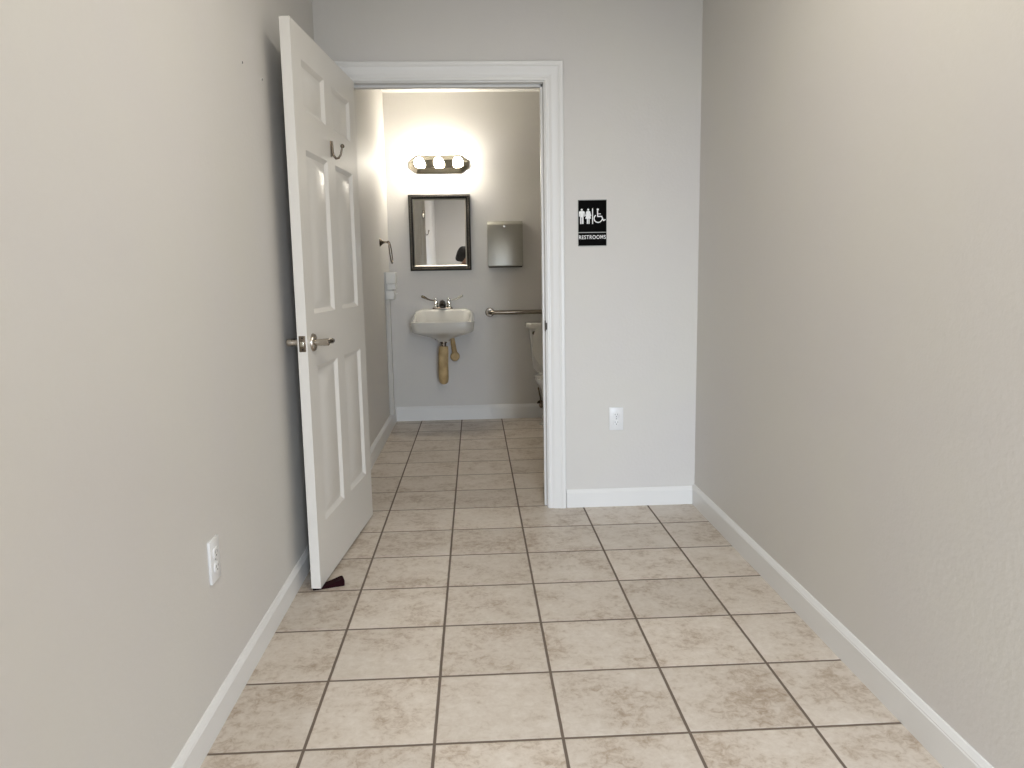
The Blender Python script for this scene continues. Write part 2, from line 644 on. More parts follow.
# old wall anchors
for y, z, lab in ((2.518, 1.838, 'small wall anchor in the left wall, farther from the door'), (2.742, 1.842, 'small wall anchor in the left wall, nearer the door')):
    bm = bmesh.new()
    lathe(bm, [(.0060, 0), (.0062, .0015), (.0046, .0024), (.0036, .0014), (.0036, .0003)], (XL, y, z), (1, 0, 0), 14)
    e = obj('wall_anchor', bm, M_wall)
    tag(e, lab, 'wall anchor', 'wall anchors left in the side wall')
    bm = bmesh.new()
    lathe(bm, [(.0038, 0), (.0038, .0028)], (XL, y, z + .001), (1, 0, 0), 10)
    o = obj('hole', bm, M_dark, e)

# ---------------------------------------------------------------- restroom sign
SX0, SX1, SZ0, SZ1 = .5035, .6430, 1.300, 1.520
sign = thing('restroom_sign', 'black sign with white RESTROOMS lettering and people symbols beside the doorway', 'sign', (.573, YF0, 1.41))
bm = bmesh.new()
box(bm, SX0, SX1, YF0 - .004, YF0, SZ0, SZ1, .0012)
obj('backing', bm, M_grey, sign)
yb = YF0 - .0045
bm = bmesh.new()
zl = 1.3655
box(bm, SX0 + .002, SX1 - .002, yb, YF0 - .003, zl + .002, SZ1 - .003, .0003)
obj('upper_panel', bm, M_black, sign)
bm = bmesh.new()
box(bm, SX0 + .002, SX1 - .002, yb, YF0 - .003, SZ0 + .003, zl - .002, .0003)
obj('lower_panel', bm, M_black, sign)
K = .1395 / 375.


def sp_(u, v):
    return (SX0 + (u - 100) * K, SZ1 - (v - 125) * (.220 / 595.))


def flat(bm, poly, y0=None, y1=None):
    y0 = y0 or yb + .0005
    y1 = y1 or yb - .0008
    loft(bm, [[V(x, y0, z) for x, z in poly], [V(x, y1, z) for x, z in poly]])


def disc(bm, u, v, r, n=20, lift=.0003):
    flat(bm, [sp_(u + r * math.cos(2 * PI * j / n), v + r * math.sin(2 * PI * j / n)) for j in range(n)], None, yb - .0008 - lift)


def stroke(bm, pts, wd):
    for q_, ((a, b), (c, d)) in enumerate(zip(pts, pts[1:])):
        l = math.hypot(c - a, d - b)
        nx, ny = -(d - b) / l * wd / 2, (c - a) / l * wd / 2
        flat(bm, [sp_(a + nx, b + ny), sp_(c + nx, d + ny), sp_(c - nx, d - ny), sp_(a - nx, b - ny)], None, yb - .0008 - .0001 * (q_ % 2))
    for q_, (a, b) in enumerate(pts[1:-1]):
        disc(bm, a, b, wd / 2, 12, .0003 + .0001 * (q_ % 3))


bm = bmesh.new()
cx = 150
disc(bm, cx, 253, 13)
flat(bm, [sp_(cx + a, b) for a, b in ((-26, 270), (26, 270), (37, 280), (37, 338), (27, 338), (24, 295), (22, 295), (22, 433), (4, 433), (4, 350), (-4, 350), (-4, 433), (-22, 433), (-22, 295), (-24, 295), (-27, 338), (-37, 338), (-37, 280))])
obj('man_symbol', bm, M_white, sign)
bm = bmesh.new()
cx = 233
disc(bm, cx, 253, 13)
flat(bm, [sp_(cx + a, b) for a, b in ((-19, 270), (19, 270), (27, 280), (40, 332), (30, 335), (22, 300), (19, 300), (38, 368), (18, 368), (18, 433), (3, 433), (3, 365), (-3, 365), (-3, 433), (-18, 433), (-18, 368), (-38, 368), (-19, 300), (-22, 300), (-30, 335), (-40, 332), (-27, 280))])
obj('woman_symbol', bm, M_white, sign)
bm = bmesh.new()
flat(bm, [sp_(a, b) for a, b in ((284, 237), (296, 237), (296, 435), (284, 435))])
obj('divider_bar', bm, M_white, sign)
bm = bmesh.new()
disc(bm, 357, 252, 14)
stroke(bm, [(354, 262), (357, 340), (408, 340), (432, 393), (458, 380)], 14)
stroke(bm, [(357, 308), (398, 308)], 9)
stroke(bm, [(362 + 53 * math.cos(math.radians(t)), 366 + 50 * math.sin(math.radians(t))) for t in range(-105 - 20, -105 - 21 - 235, -15)], 13)
obj('wheelchair_symbol', bm, M_white, sign)
fc = bpy.data.curves.new('lettering', 'FONT')
fc.body = 'RESTROOMS'
fc.align_x = 'CENTER'
fc.size = 1.0
fc.extrude = 0.02
fc.offset = 0.012
fc.space_character = 1.12
to = bpy.data.objects.new('lettering_source', fc)
COL.objects.link(to)
bpy.context.view_layer.update()
me = bpy.data.meshes.new_from_object(to.evaluated_get(bpy.context.evaluated_depsgraph_get()))
bpy.data.objects.remove(to)
bpy.data.curves.remove(fc)
xsv = [v.co.x for v in me.vertices]
ysv = [v.co.y for v in me.vertices]
wT, hT = max(xsv) - min(xsv), max(ysv) - min(ysv)
x0t, y0t = min(xsv), min(ysv)
(ax, az), (bx_, bz) = sp_(112, 628), sp_(462, 578)
for v in me.vertices:
    v.co = V(ax + (v.co.x - x0t) / wT * (bx_ - ax), yb - .0004 - v.co.z * .02, az + (v.co.y - y0t) / hT * (bz - az))
me.materials.clear()
me.materials.append(M_white)
lt = bpy.data.objects.new('lettering', me)
COL.objects.link(lt)
lt.parent = sign
lt.matrix_parent_inverse = sign.matrix_basis.inverted()

# ---------------------------------------------------------------- vanity light
VX, VZ = -.2555, 2.034
vl = thing('vanity_light', 'brushed metal vanity light bar with three lit globe bulbs above the mirror', 'light', (VX, YBK, VZ))


def chamf(hw, hh, c, y):
    # long plate with obliquely cut ends
    return [V(VX + x, y, VZ + z) for x, z in ((-hw, -hh * .35), (-hw + c, -hh), (hw - c, -hh), (hw, -hh * .35), (hw, hh * .35), (hw - c, hh), (-hw + c, hh), (-hw, hh * .35))]


bm = bmesh.new()
loft(bm, [chamf(.236, .066, .060, YBK), chamf(.236, .066, .060, YBK - .014), chamf(.228, .058, .056, YBK - .020), chamf(.205, .036, .040, YBK - .040), chamf(.198, .030, .038, YBK - .042)])
obj('backplate', bm, M_brass, vl, smooth=False)
for bxp in (-.402, -.254, -.106):
    bm = bmesh.new()
    lathe(bm, [(.024, 0), (.024, .018), (.020, .022)], (bxp, YBK - .040, VZ + .002), (0, -1, 0), 20)
    so = obj('lamp_socket', bm, M_brass, vl)
    bm = bmesh.new()
    r = .0385
    prof = [(.014, 0), (.015, .010)] + [(r * math.sin(t), .014 + r + -r * math.cos(t)) for t in [math.radians(a) for a in range(28, 180, 12)]] + [(.0005, .014 + 2 * r)]
    lathe(bm, prof, (bxp, YBK - .060, VZ + .004), (0, -1, 0), 24)
    b_ = obj('bulb', bm, M_bulb, so)

# ---------------------------------------------------------------- mirror
mir = thing('wall_mirror', 'rectangular mirror in a dark beaded frame above the sink', 'mirror', (-.265, YBK, 1.507))
mx0, mx1, mz0, mz1 = -.505, -.0195, 1.213, 1.806


def rect_frame(bm, prof, x0, x1, z0, z1, y):
    """prof: (inset from outer edge, distance out of wall)"""
    rings = []
    for (sx, sz) in ((0, 0), (1, 0), (1, 1), (0, 1)):
        ring = []
        for a, b in prof:
            ring.append(bm.verts.new((x0 + a if sx == 0 else x1 - a, y - b, z0 + a if sz == 0 else z1 - a)))
        rings.append(ring)
    n = len(prof)
    for i in range(4):
        A, B = rings[i], rings[(i + 1) % 4]
        for j in range(n):
            bm.faces.new((A[j], A[(j + 1) % n], B[(j + 1) % n], B[j]))


bm = bmesh.new()
rect_frame(bm, [(0, 0), (0, .018), (.003, .026), (.010, .030), (.020, .030), (.028, .026), (.034, .019), (.034, 0)], mx0, mx1, mz0, mz1, YBK)
fr = obj('frame', bm, M_frame, mir)
bm = bmesh.new()                      # raised beading round the frame
cnt = 0
a = .015
for (p, q, nb) in (((mx0 + a, mz0 + a), (mx1 - a, mz0 + a), 34), ((mx1 - a, mz0 + a), (mx1 - a, mz1 - a), 43), ((mx1 - a, mz1 - a), (mx0 + a, mz1 - a), 34), ((mx0 + a, mz1 - a), (mx0 + a, mz0 + a), 43)):
    for i in range(nb):
        t = i / nb
        c = (p[0] + (q[0] - p[0]) * t, YBK - .0295, p[1] + (q[1] - p[1]) * t)
        bmesh.ops.create_uvsphere(bm, u_segments=8, v_segments=6, radius=.0062, matrix=Matrix.Translation(c))
obj('beading', bm, M_bead, fr)
bm = bmesh.new()
rect_frame(bm, [(.034, .004), (.034, .021), (.037, .023), (.042, .019), (.045, .010), (.045, .004)], mx0, mx1, mz0, mz1, YBK)
obj('inner_lip', bm, M_silver, fr)
bm = bmesh.new()
box(bm, mx0 + .035, mx1 - .035, YBK - .009, YBK - .004, mz0 + .035, mz1 - .035)
obj('mirror_glass', bm, M_mirror, mir, smooth=False)

# ---------------------------------------------------------------- paper towel dispenser
pd = thing('paper_towel_dispenser', 'stainless steel paper towel dispenser on the wall right of the mirror', 'dispenser', (.248, YBK, 1.40))
px0, px1, pz0, pz1, pdp = .112, .388, 1.232, 1.588, .100
bm = bmesh.new()
prof = [(0, pz1), (.070, pz1), (pdp - .008, pz1 - .016), (pdp, pz1 - .032), (pdp, pz0 + .012), (pdp - .010, pz0 + .004), (pdp - .020, pz0 + .014), (0, pz0 + .014)]
rr_ = []
for i in range(13):
    t = i / 12
    rr_.append([V(px0 + (px1 - px0) * t, YBK - a - (.012 * (1 - (2 * t - 1) ** 2) if a > .06 else 0), z) for a, z in prof])
loft(bm, rr_)
obj('cabinet', bm, M_steel, pd)
bm = bmesh.new()
box(bm, px0 + .006, px1 - .006, YBK - .092, YBK - .004, pz0 - .003, pz0 + .016, .003)
obj('towel_slot', bm, M_dark, pd)
bm = bmesh.new()
lathe(bm, [(.0085, 0), (.0085, .003), (.006, .005)], (.243, YBK - pdp - .011, 1.545), (0, -1, 0), 18)
lk = obj('lock', bm, M_chrome, pd)

# ---------------------------------------------------------------- sink
sink = thing('wall_sink', 'white wall mounted porcelain sink under the mirror', 'sink', (-.248, YBK, .8))
CXS = -.2500
NS = 72


def outline(x0, x1, y0, y1, rf, rb, zf):
    """rounded rectangle: rf radius at the front (y0), rb at the back (y1)"""
    pts = []
    cs = [((x1 - rf, y0 + rf), rf, -90), ((x1 - rb, y1 - rb), rb, 0), ((x0 + rb, y1 - rb), rb, 90), ((x0 + rf, y0 + rf), rf, 180)]
    for (cx, cy), r, a0 in cs:
        for j in range(18):
            t = math.radians(a0 + 90 * j / 17)
            pts.append((cx + r * math.cos(t), cy + r * math.sin(t)))
    return [V(x, y, zf(x, y)) for x, y in pts]


def rimz(x, y):
    t = max(0, min(1, (y - 5.83) / (6.045 - 5.83)))
    t = t * t * (3 - 2 * t)
    d = max(0, (abs(x - CXS) - .165) / .079)
    return .829 + (.912 - .829) * t - .045 * t * d * d


SY0, SY1, SW = 5.715, YBK - .002, .2440
xa, xb = CXS - SW, CXS + SW
bm = bmesh.new()
R = []


def oval(cx, cy, rx, ry, z, n=72):
    # start at the same angle as outline (front-right corner start -90)
    out = []
    for k in range(4):
        for j in range(18):
            t = math.radians(-90 + 90 * (k + j / 17.0))
            out.append(V(cx + rx * math.cos(t), cy + ry * math.sin(t), z))
    return out


R.append(oval(CXS, 5.905, .022, .022, .662))
R.append(oval(CXS, 5.905, .045, .045, .668))
R.append(oval(CXS, 5.905, .062, .060, .688))
R.append(outline(xa + .120, xb - .120, SY0 + .10, 6.02, .075, .075, lambda x, y: .706))
R.append(outline(xa + .060, xb - .060, SY0 + .05, 6.09, .09, .07, lambda x, y: .726))
R.append(outline(xa + .024, xb - .024, SY0 + .018, SY1, .075, .03, lambda x, y: .741))
R.append(outline(xa + .010, xb - .010, SY0 + .007, SY1, .075, .03, lambda x, y: .752))
R.append(outline(xa + .003, xb - .003, SY0 + .002, SY1, .075, .03, lambda x, y: .800))
R.append(outline(xa + .001, xb - .001, SY0 + .001, SY1, .075, .035, lambda x, y: rimz(x, y) - .012))
R.append(outline(xa, xb, SY0, SY1, .075, .035, lambda x, y: rimz(x, y) - .004))
R.append(outline(xa + .005, xb - .005, SY0 + .005, SY1 - .002, .072, .035, rimz))
R.append(outline(xa + .018, xb - .018, SY0 + .018, 6.095, .065, .05, lambda x, y: rimz(x, y + .03) + .0005))
R.append(outline(xa + .028, xb - .028, SY0 + .028, 6.045, .060, .06, lambda x, y: rimz(x, y + .03) - .004))
R.append(outline(xa + .036, xb - .036, SY0 + .036, 6.030, .058, .065, lambda x, y: rimz(x, y) - .018))
R.append(outline(xa + .055, xb - .055, SY0 + .050, 6.005, .065, .07, lambda x, y: .780))
R.append(outline(xa + .090, xb - .090, SY0 + .080, 5.975, .060, .06, lambda x, y: .730))
R.append(oval(CXS, 5.90, .060, .055, .712))
R.append(oval(CXS, 5.905, .021, .021, .708))
loft(bm, R)
obj('basin', bm, M_porc, sink, angle=60)
bm = bmesh.new()
lathe(bm, [(.022, 0), (.022, .003), (.014, .0035), (.013, .001)], (CXS, 5.905, .7075), (0, 0, 1), 20)
obj('drain', bm, M_chrome, sink)
# faucet
FX, FY, FZ = -.2575, 6.085, .9115
fb = bmesh.new()
ring0 = outline(FX - .080, FX + .080, FY - .024, FY + .024, .023, .023, lambda x, y: FZ)
loft(fb, [ring0, [p + V(0, 0, .007) for p in ring0], [V(FX + (p.x - FX) * .95, FY + (p.y - FY) * .85, FZ + .011) for p in ring0]])
fau = obj('faucet', fb, M_bronze, sink)
for sx in (-1, 1):
    bm = bmesh.new()
    hx = FX + sx * .052
    lathe(bm, [(.0235, 0), (.022, .010), (.015, .018), (.0145, .028), (.018, .034), (.018, .040), (.012, .046), (.010, .058), (.013, .064), (.012, .072), (.006, .077)], (hx, FY, FZ + .008), (0, 0, 1), 20)
    ho = obj('valve_body', bm, M_chrome, fau)
    bm = bmesh.new()
    z = FZ + .068
    pts = [(hx, FY, z), (hx + sx * .020, FY - .003, z), (hx + sx * .045, FY - .008, z + .004), (hx + sx * .068, FY - .013, z + .013), (hx + sx * .090, FY - .018, z + .026), (hx + sx * .106, FY - .021, z + .033), (hx + sx * .113, FY - .022, z + .033)]
    tube(bm, pts, [.007, .0065, .007, .010, .0150, .0155, .009], 14, flat=.7)
    hd = obj('blade_handle', bm, M_bronze if sx < 0 else M_chrome, fau)
bm = bmesh.new()
pts = [(FX, FY + .005, FZ + .008), (FX, FY + .004, FZ + .030), (FX, FY - .010, FZ + .047), (FX, FY - .040, FZ + .050), (FX, FY - .075, FZ + .042), (FX, FY - .100, FZ + .030)]
tube(bm, pts, [.026, .026, .024, .020, .018, .017], 18)
lathe(bm, [(.0145, 0), (.0145, .012), (.013, .014)], (FX, FY - .098, FZ + .033), (0, -.25, -1), 16)
obj('spout', bm, M_dbronze, fau)
bm = bmesh.new()
tube(bm, [(FX, FY + .018, FZ + .010), (FX, FY + .018, FZ + .066)], .0025, 8)
bmesh.ops.create_uvsphere(bm, u_segments=12, v_segments=8, radius=.006, matrix=Matrix.Translation((FX, FY + .018, FZ + .068)))
obj('lift_rod', bm, M_chrome, fau)
# drain pipe with foam cover
TY = 5.905
bm = bmesh.new()
lathe(bm, [(.026, 0), (.026, .012), (.019, .014), (.019, .030), (.017, .032), (.017, .06)], (CXS, TY, .665), (0, 0, -1), 20)
obj('tailpiece', bm, M_bronze, sink)
bm = bmesh.new()
pts = [(CXS, TY, .628), (CXS - .001, TY, .61), (CXS - .004, TY, .57), (CXS - .007, TY, .50), (CXS - .008, TY, .42), (CXS - .008, TY + .006, .385), (CXS - .008, TY + .030, .358), (CXS - .008, TY + .060, .354), (CXS - .008, TY + .092, .370),
       (CXS - .008, TY + .106, .41), (CXS - .008, TY + .110, .47), (CXS - .008, TY + .130, .505), (CXS - .008, TY + .170, .515), (CXS - .008, YBK - .002, .515)]
tube(bm, pts, [.034, .037, .039, .039, .039, .039, .036, .035, .034, .034, .034, .033, .032, .032], 20)
obj('trap_cover', bm, M_foam, sink)['label'] = 'tan foam cover on the drain trap'
# supply with foam cover, capped stub
bm = bmesh.new()
tube(bm, [(-.187, 6.07, .690), (-.184, 6.08, .650), (-.178, 6.09, .600), (-.172, 6.095, .560), (-.171, 6.10, .535)], [.016, .018, .020, .021, .018], 16)
bm2 = bmesh.new()
lathe(bm2, [(.030, 0), (.036, .006), (.037, .040), (.036, .068), (.030, .076), (.012, .079)], (-.1705, YBK - .003, .527), (0, -1, 0), 24)
merge(bm, bm2)
obj('supply_cover', bm, M_foam, sink)['label'] = 'tan foam cover on the supply valve'
bm = bmesh.new()
tube(bm, [(-.312, 6.04, .72), (-.316, 6.06, .695), (-.318, 6.07, .672)], [.006, .007, .011], 12)
tube(bm, [(-.318, 6.07, .676), (-.318, 6.10, .676), (-.318, YBK - .001, .676)], .006, 10)
obj('supply_valve', bm, M_bronze, sink)

# ---------------------------------------------------------------- grab bar
bm = bmesh.new()
gb = thing('grab_bar', 'brushed metal grab bar on the restroom back wall above the toilet', 'grab bar', (.6, YBK, .877))
gz = .873
gx0, gx1, gy = .118, 1.03, YBK - .062
pts = [(gx0, YBK - .004, gz), (gx0, YBK - .030, gz)]
for t in range(0, 91, 15):
    a = math.radians(t)
    pts.append((gx0 + .034 * (1 - math.cos(a)), gy + .034 - .034 * math.sin(a) - .0, gz))
pts += [(.4, gy, gz), (.7, gy, gz)]
for t in range(90, -1, -15):
    a = math.radians(t)
    pts.append((gx1 - .034 * (1 - math.cos(a)), gy + .034 - .034 * math.sin(a), gz))
pts += [(gx1, YBK - .030, gz), (gx1, YBK - .004, gz)]
tube(bm, pts, .0180, 20)
obj('bar', bm, M_bar, gb)
for gx in (gx0, gx1):
    bm = bmesh.new()
    lathe(bm, [(.037, 0), (.037, .004), (.034, .009), (.024, .011)], (gx, YBK, gz), (0, -1, 0), 28)
    obj('flange', bm, M_bar, gb)

# ---------------------------------------------------------------- toilet
toi = thing('toilet', 'white toilet with raised seat, half hidden behind the right door jamb', 'toilet', (.655, 5.75, 0))
TX = .625


def rrect(cx, cy, hx, hy, r, z):
    return outline(cx - hx, cx + hx, cy - hy, cy + hy, r, r, lambda x, y: z)


bm = bmesh.new()
loft(bm, [rrect(TX, 6.040, .150, .080, .05, .400), rrect(TX, 6.040, .172, .088, .05, .425), rrect(TX, 6.037, .182, .092, .05, .52), rrect(TX, 6.033, .197, .100, .05, .690), rrect(TX, 6.032, .200, .101, .05, .735), rrect(TX, 6.032, .214, .108, .05, .752)])
obj('tank', bm, M_porc, toi)
bm = bmesh.new()
loft(bm, [rrect(TX, 6.030, .220, .112, .04, .753), rrect(TX, 6.030, .228, .116, .04, .760), rrect(TX, 6.030, .228, .116, .04, .785), rrect(TX, 6.030, .222, .110, .04, .793)])
obj('tank_lid', bm, M_porc, toi)
bm = bmesh.new()
lathe(bm, [(.014, 0), (.014, .010), (.009, .014), (.009, .022)], (TX - .168, 5.940, .715), (0, -1, 0), 16)
tube(bm, [(TX - .170, 5.920, .715), (TX - .145, 5.917, .713), (TX - .105, 5.917, .708)], [.009, .008, .010], 12, flat=.6)
obj('flush_lever', bm, M_bronze, toi)


def egg(hw, y0, y1, z, sc=1.0):
    """elongated bowl outline; y1 is the back (hinge), y0 the front"""
    out = []
    cy = y1 - (y1 - y0) * .42
    for j in range(48):
        t = 2 * PI * j / 48
        x = math.sin(t) * hw
        c = math.cos(t)
        y = cy + (c * (y1 - cy) if c > 0 else c * (cy - y0))
        if c > 0:
            x = math.copysign(min(hw, abs(x) * 1.12), x) if abs(x) > 1e-6 else x
        out.append(V(TX + x * sc, y, z))
    return out


bm = bmesh.new()
loft(bm, [egg(.120, 5.58, 6.06, .0), egg(.118, 5.58, 6.05, .04), egg(.098, 5.60, 6.00, .12), egg(.100, 5.56, 5.99, .20), egg(.135, 5.47, 5.98, .28), egg(.168, 5.41, 5.97, .345), egg(.180, 5.39, 5.96, .375),
          egg(.178, 5.392, 5.958, .395), egg(.135, 5.44, 5.84, .398), egg(.120, 5.455, 5.825, .375), egg(.09, 5.50, 5.78, .28), egg(.04, 5.58, 5.70, .22)])
obj('bowl', bm, M_porc, toi, angle=50)
bm = bmesh.new()
box(bm, TX - .14, TX + .14, 5.90, 6.11, .33, .402, .02, 3)
obj('tank_shelf', bm, M_porc, toi)
# seat ring and lid both raised against the tank


def raised(bm, prof_in, hw, length, y, z0, thick, hole):
    n = 48
    lean = math.radians(8)

    def P(x, l, d):
        return V(TX + x, y + l * math.sin(lean) - d * math.cos(lean), z0 + l * math.cos(lean) + d * math.sin(lean))
    outer, inner = [], []
    for j in range(n):
        t = 2 * PI * j / n
        l = length / 2 - math.cos(t) * length / 2
        k = 1.0 if math.cos(t) < 0 else 1.06
        x = max(-hw, min(hw, math.sin(t) * hw * k))
        outer.append((x, l))
        inner.append((x * .60, length * .5 + (l - length * .5) * .66))
    o0 = [bm.verts.new(P(x, l, 0)) for x, l in outer]
    o1 = [bm.verts.new(P(x, l, thick)) for x, l in outer]
    if hole:
        i0 = [bm.verts.new(P(x, l, 0)) for x, l in inner]
        i1 = [bm.verts.new(P(x, l, thick)) for x, l in inner]
        for j in range(n):
            k = (j + 1) % n
            bm.faces.new((o0[j], o0[k], o1[k], o1[j]))
            bm.faces.new((i0[j], i0[k], i1[k], i1[j]))
            bm.faces.new((o0[j], o0[k], i0[k], i0[j]))
            bm.faces.new((o1[j], o1[k], i1[k], i1[j]))
    else:
        for j in range(n):
            k = (j + 1) % n
            bm.faces.new((o0[j], o0[k], o1[k], o1[j]))
        bm.faces.new(o0)
        bm.faces.new(o1)


bm = bmesh.new()
raised(bm, None, .183, .435, 5.882, .412, .014, False)
obj('lid', bm, M_porc, toi)
bm = bmesh.new()
raised(bm, None, .180, .430, 5.864, .412, .016, True)
obj('seat', bm, M_porc, toi)
for sx in (-1, 1):
    bm = bmesh.new()
    box(bm, TX + sx * .075 - .02, TX + sx * .075 + .02, 5.855, 5.90, .396, .425, .006)
    obj('seat_hinge', bm, M_porc, toi)
bm = bmesh.new()
tube(bm, [(.520, YBK - .002, .115), (.520, YBK - .05, .115), (.520, YBK - .075, .115)], .009, 12)
lathe(bm, [(.020, 0), (.020, .014), (.014, .018)], (.520, YBK - .075, .115), (0, -1, 0), 14)
tube(bm, [(.520, YBK - .05, .115), (.516, YBK - .05, .17), (.500, YBK - .055, .25), (.520, YBK - .06, .37), (.515, YBK - .07, .41)], .006, 10)
lathe(bm, [(.030, 0), (.028, .005)], (.520, YBK, .115), (0, -1, 0), 18)
obj('supply_line', bm, M_bronze, toi)
for sx in (-1, 1):
    bm = bmesh.new()
    lathe(bm, [(.017, 0), (.016, .012), (.006, .020)], (TX + sx * .125, 5.83, .0), (0, 0, 1), 16)
    obj('bolt_cap', bm, M_porc, toi)

# ---------------------------------------------------------------- towel ring
tr = thing('towel_ring', 'metal towel ring on the restroom left wall', 'towel ring', (XBL, 5.60, 1.42))
bm = bmesh.new()
lathe(bm, [(.030, 0), (.029, .004), (.018, .014), (.010, .026), (.0075, .034), (.0075, .052), (.011, .055), (.011, .066), (.006, .069)], (XBL, 5.60, 1.418), (1, 0, 0), 22)
obj('post', bm, M_bronze, tr)
bm = bmesh.new()
ring = []
rc = V(XBL + .0665, 5.605, 1.342)
for j in range(41):
    t = 2 * PI * j / 40
    a, b = .076 * math.sin(t), .076 * math.cos(t)
    ring.append(rc + V(-.0 + (.076 - b) * .10, a * .97, b))
tube(bm, ring[:-1] + [ring[0]], .0045, 10, cap=False)
bmesh.ops.remove_doubles(bm, verts=bm.verts[:], dist=1e-4)
obj('ring', bm, M_bronze, tr)

# ---------------------------------------------------------------- surface box and conduit
sb = thing('outlet_box', 'white surface mounted electrical box below the towel ring', 'electrical box', (XBL, 5.84, 1.10))
bm = bmesh.new()
box(bm, XBL, XBL + .058, 5.770, 5.870, .998, 1.206, .004)
obj('box_body', bm, M_box, sb)
bm = bmesh.new()
box(bm, XBL + .014, XBL + .086, 5.762, 5.868, 1.120, 1.204, .006)
box(bm, XBL + .020, XBL + .082, 5.768, 5.866, 1.076, 1.118, .004)
obj('hinged_cover', bm, M_cover, sb)
bm = bmesh.new()
box(bm, XBL + .010, XBL + .070, 5.764, 5.868, 1.002, 1.066, .004)
tube(bm, [(XBL + .062, 5.832, 1.036), (XBL + .080, 5.832, 1.043), (XBL + .092, 5.832, 1.046)], [.007, .006, .0045], 10)
obj('switch_toggle', bm, M_cover, sb)
bm = bmesh.new()
box(bm, XBL, XBL + .036, 5.775, 5.812, .119, .998, .004)
tag(obj('conduit', bm, M_cond), 'white surface conduit running down from the electrical box', 'conduit')

# ---------------------------------------------------------------- ceiling light panel housing above the passage
for cy_, lab in ((1.75, 'long flat ceiling light panel over the passage, nearer the doorway'), (-.60, 'long flat ceiling light panel over the passage, above the person')):
    cl = thing('ceiling_light', lab, 'light', (.30, cy_, H), group='ceiling light panels')
    bm = bmesh.new()
    rect = [(-.18, -.62), (.18, -.62), (.18, .62), (-.18, .62)]
    loft(bm, [[V(.30 + x, cy_ + y, H) for x, y in rect], [V(.30 + x, cy_ + y, H - .030) for x, y in rect], [V(.30 + x * .93, cy_ + y * .93, H - .030) for x, y in rect], [V(.30 + x * .93, cy_ + y * .93, H - .012) for x, y in rect]])
    obj('frame', bm, M_trim, cl, smooth=False)

# ---------------------------------------------------------------- the photographer, seen only in the mirror
PX, PY = -.145, -.40
per = thing('person', 'person with dark hair and black top reflected in the mirror, holding up a phone', 'person', (PX, PY, 0))


def skin(name, verts, edges, m, parent, sub=2, root=0):
    me = bpy.data.meshes.new(name)
    me.from_pydata([v[:3] for v in verts], edges, [])
    o = bpy.data.objects.new(name, me)
    COL.objects.link(o)
    md = o.modifiers.new('skin', 'SKIN')
    md.use_smooth_shade = True
    for i, v in enumerate(verts):
        s = me.skin_vertices[0].data[i]
        rr = v[3] if isinstance(v[3], tuple) else (v[3], v[3])
        s.radius = rr
        s.use_root = (i == root)
    ms = o.modifiers.new('sub', 'SUBSURF')
    ms.levels = ms.render_levels = sub
    me.materials.append(m)
    bpy.context.view_layer.update()
    ev = o.evaluated_get(bpy.context.evaluated_depsgraph_get())
    m2 = bpy.data.meshes.new_from_object(ev)
    bpy.data.objects.remove(o)
    bpy.data.meshes.remove(me)
    for p in m2.polygons:
        p.use_smooth = True
    o2 = bpy.data.objects.new(name, m2)
    COL.objects.link(o2)
    if parent is not None:
        o2.parent = parent
        o2.matrix_parent_inverse = parent.matrix_basis.inverted()
    return o2


HS = {-1: V(-.083, -.055, 1.135), 1: V(.083, -.055, 1.135)}     # wrists-to-palm points either side of the phone
B = [(PX, PY, .88, (.15, .11)), (PX, PY, 1.02, (.125, .095)), (PX, PY - .005, 1.16, (.145, .105)), (PX, PY, 1.27, (.14, .095)), (PX, PY, 1.335, (.06, .055)), (PX, PY + .015, 1.40, .048), (PX, PY + .03, 1.455, .06), (PX, PY + .035, 1.52, (.072, .085)), (PX, PY + .03, 1.565, .055)]
Eg = [(i, i + 1) for i in range(8)]
for sx in (-1, 1):
    b0 = len(B)
    w_ = HS[sx]
    B += [(PX + sx * .165, PY, 1.285, .052), (PX + sx * .205, PY + .03, 1.12, .040), (PX + sx * .215, PY + .06, 1.035, .036), (PX * .4 + sx * .155, PY + .20, 1.07, .031), (w_.x, w_.y - .06, w_.z - .035, .023), (w_.x, w_.y - .02, w_.z - .01, (.026, .017)), (w_.x - sx * .006, w_.y + .010, w_.z + .028, (.028, .014))]
    Eg += [(3, b0)] + [(b0 + i, b0 + i + 1) for i in range(6)]
    # fingers wrap behind the phone, thumb in front of it
    palm = b0 + 6
    base = Vector(B[palm][:3])
    for f, (dz, ln) in enumerate(((.030, .072), (.012, .078), (-.006, .073), (-.024, .060))):
        k = len(B)
        p0 = base + V(-sx * .002, .014, dz + .010)
        B += [(*(p0), .0095), (*(p0 + V(-sx * ln * .35, .006, .004)), .0088), (*(p0 + V(-sx * ln * .7, .002, .004)), .0082), (*(p0 + V(-sx * ln, -.004, .002)), .0072)]
        Eg += [(palm, k), (k, k + 1), (k + 1, k + 2), (k + 2, k + 3)]
    k = len(B)
    B += [(*(base + V(-sx * .008, -.016, .012)), .011), (*(base + V(-sx * .026, -.026, .030)), .0100), (*(base + V(-sx * .046, -.028, .042)), .0085)]
    Eg += [(palm - 1, k), (k, k + 1), (k + 1, k + 2)]
    h0 = len(B)
    B += [(PX + sx * .085, PY, .82, (.082, .085)), (PX + sx * .095, PY + .005, .50, .055), (PX + sx * .10, PY - .01, .28, .048), (PX + sx * .10, PY - .015, .09, .034), (PX + sx * .105, PY + .06, .040, (.036, .026)), (PX + sx * .11, PY + .13, .034, (.036, .022))]
    Eg += [(0, h0)] + [(h0 + i, h0 + i + 1) for i in range(5)]
body = skin('body', B, Eg, M_skin, per)
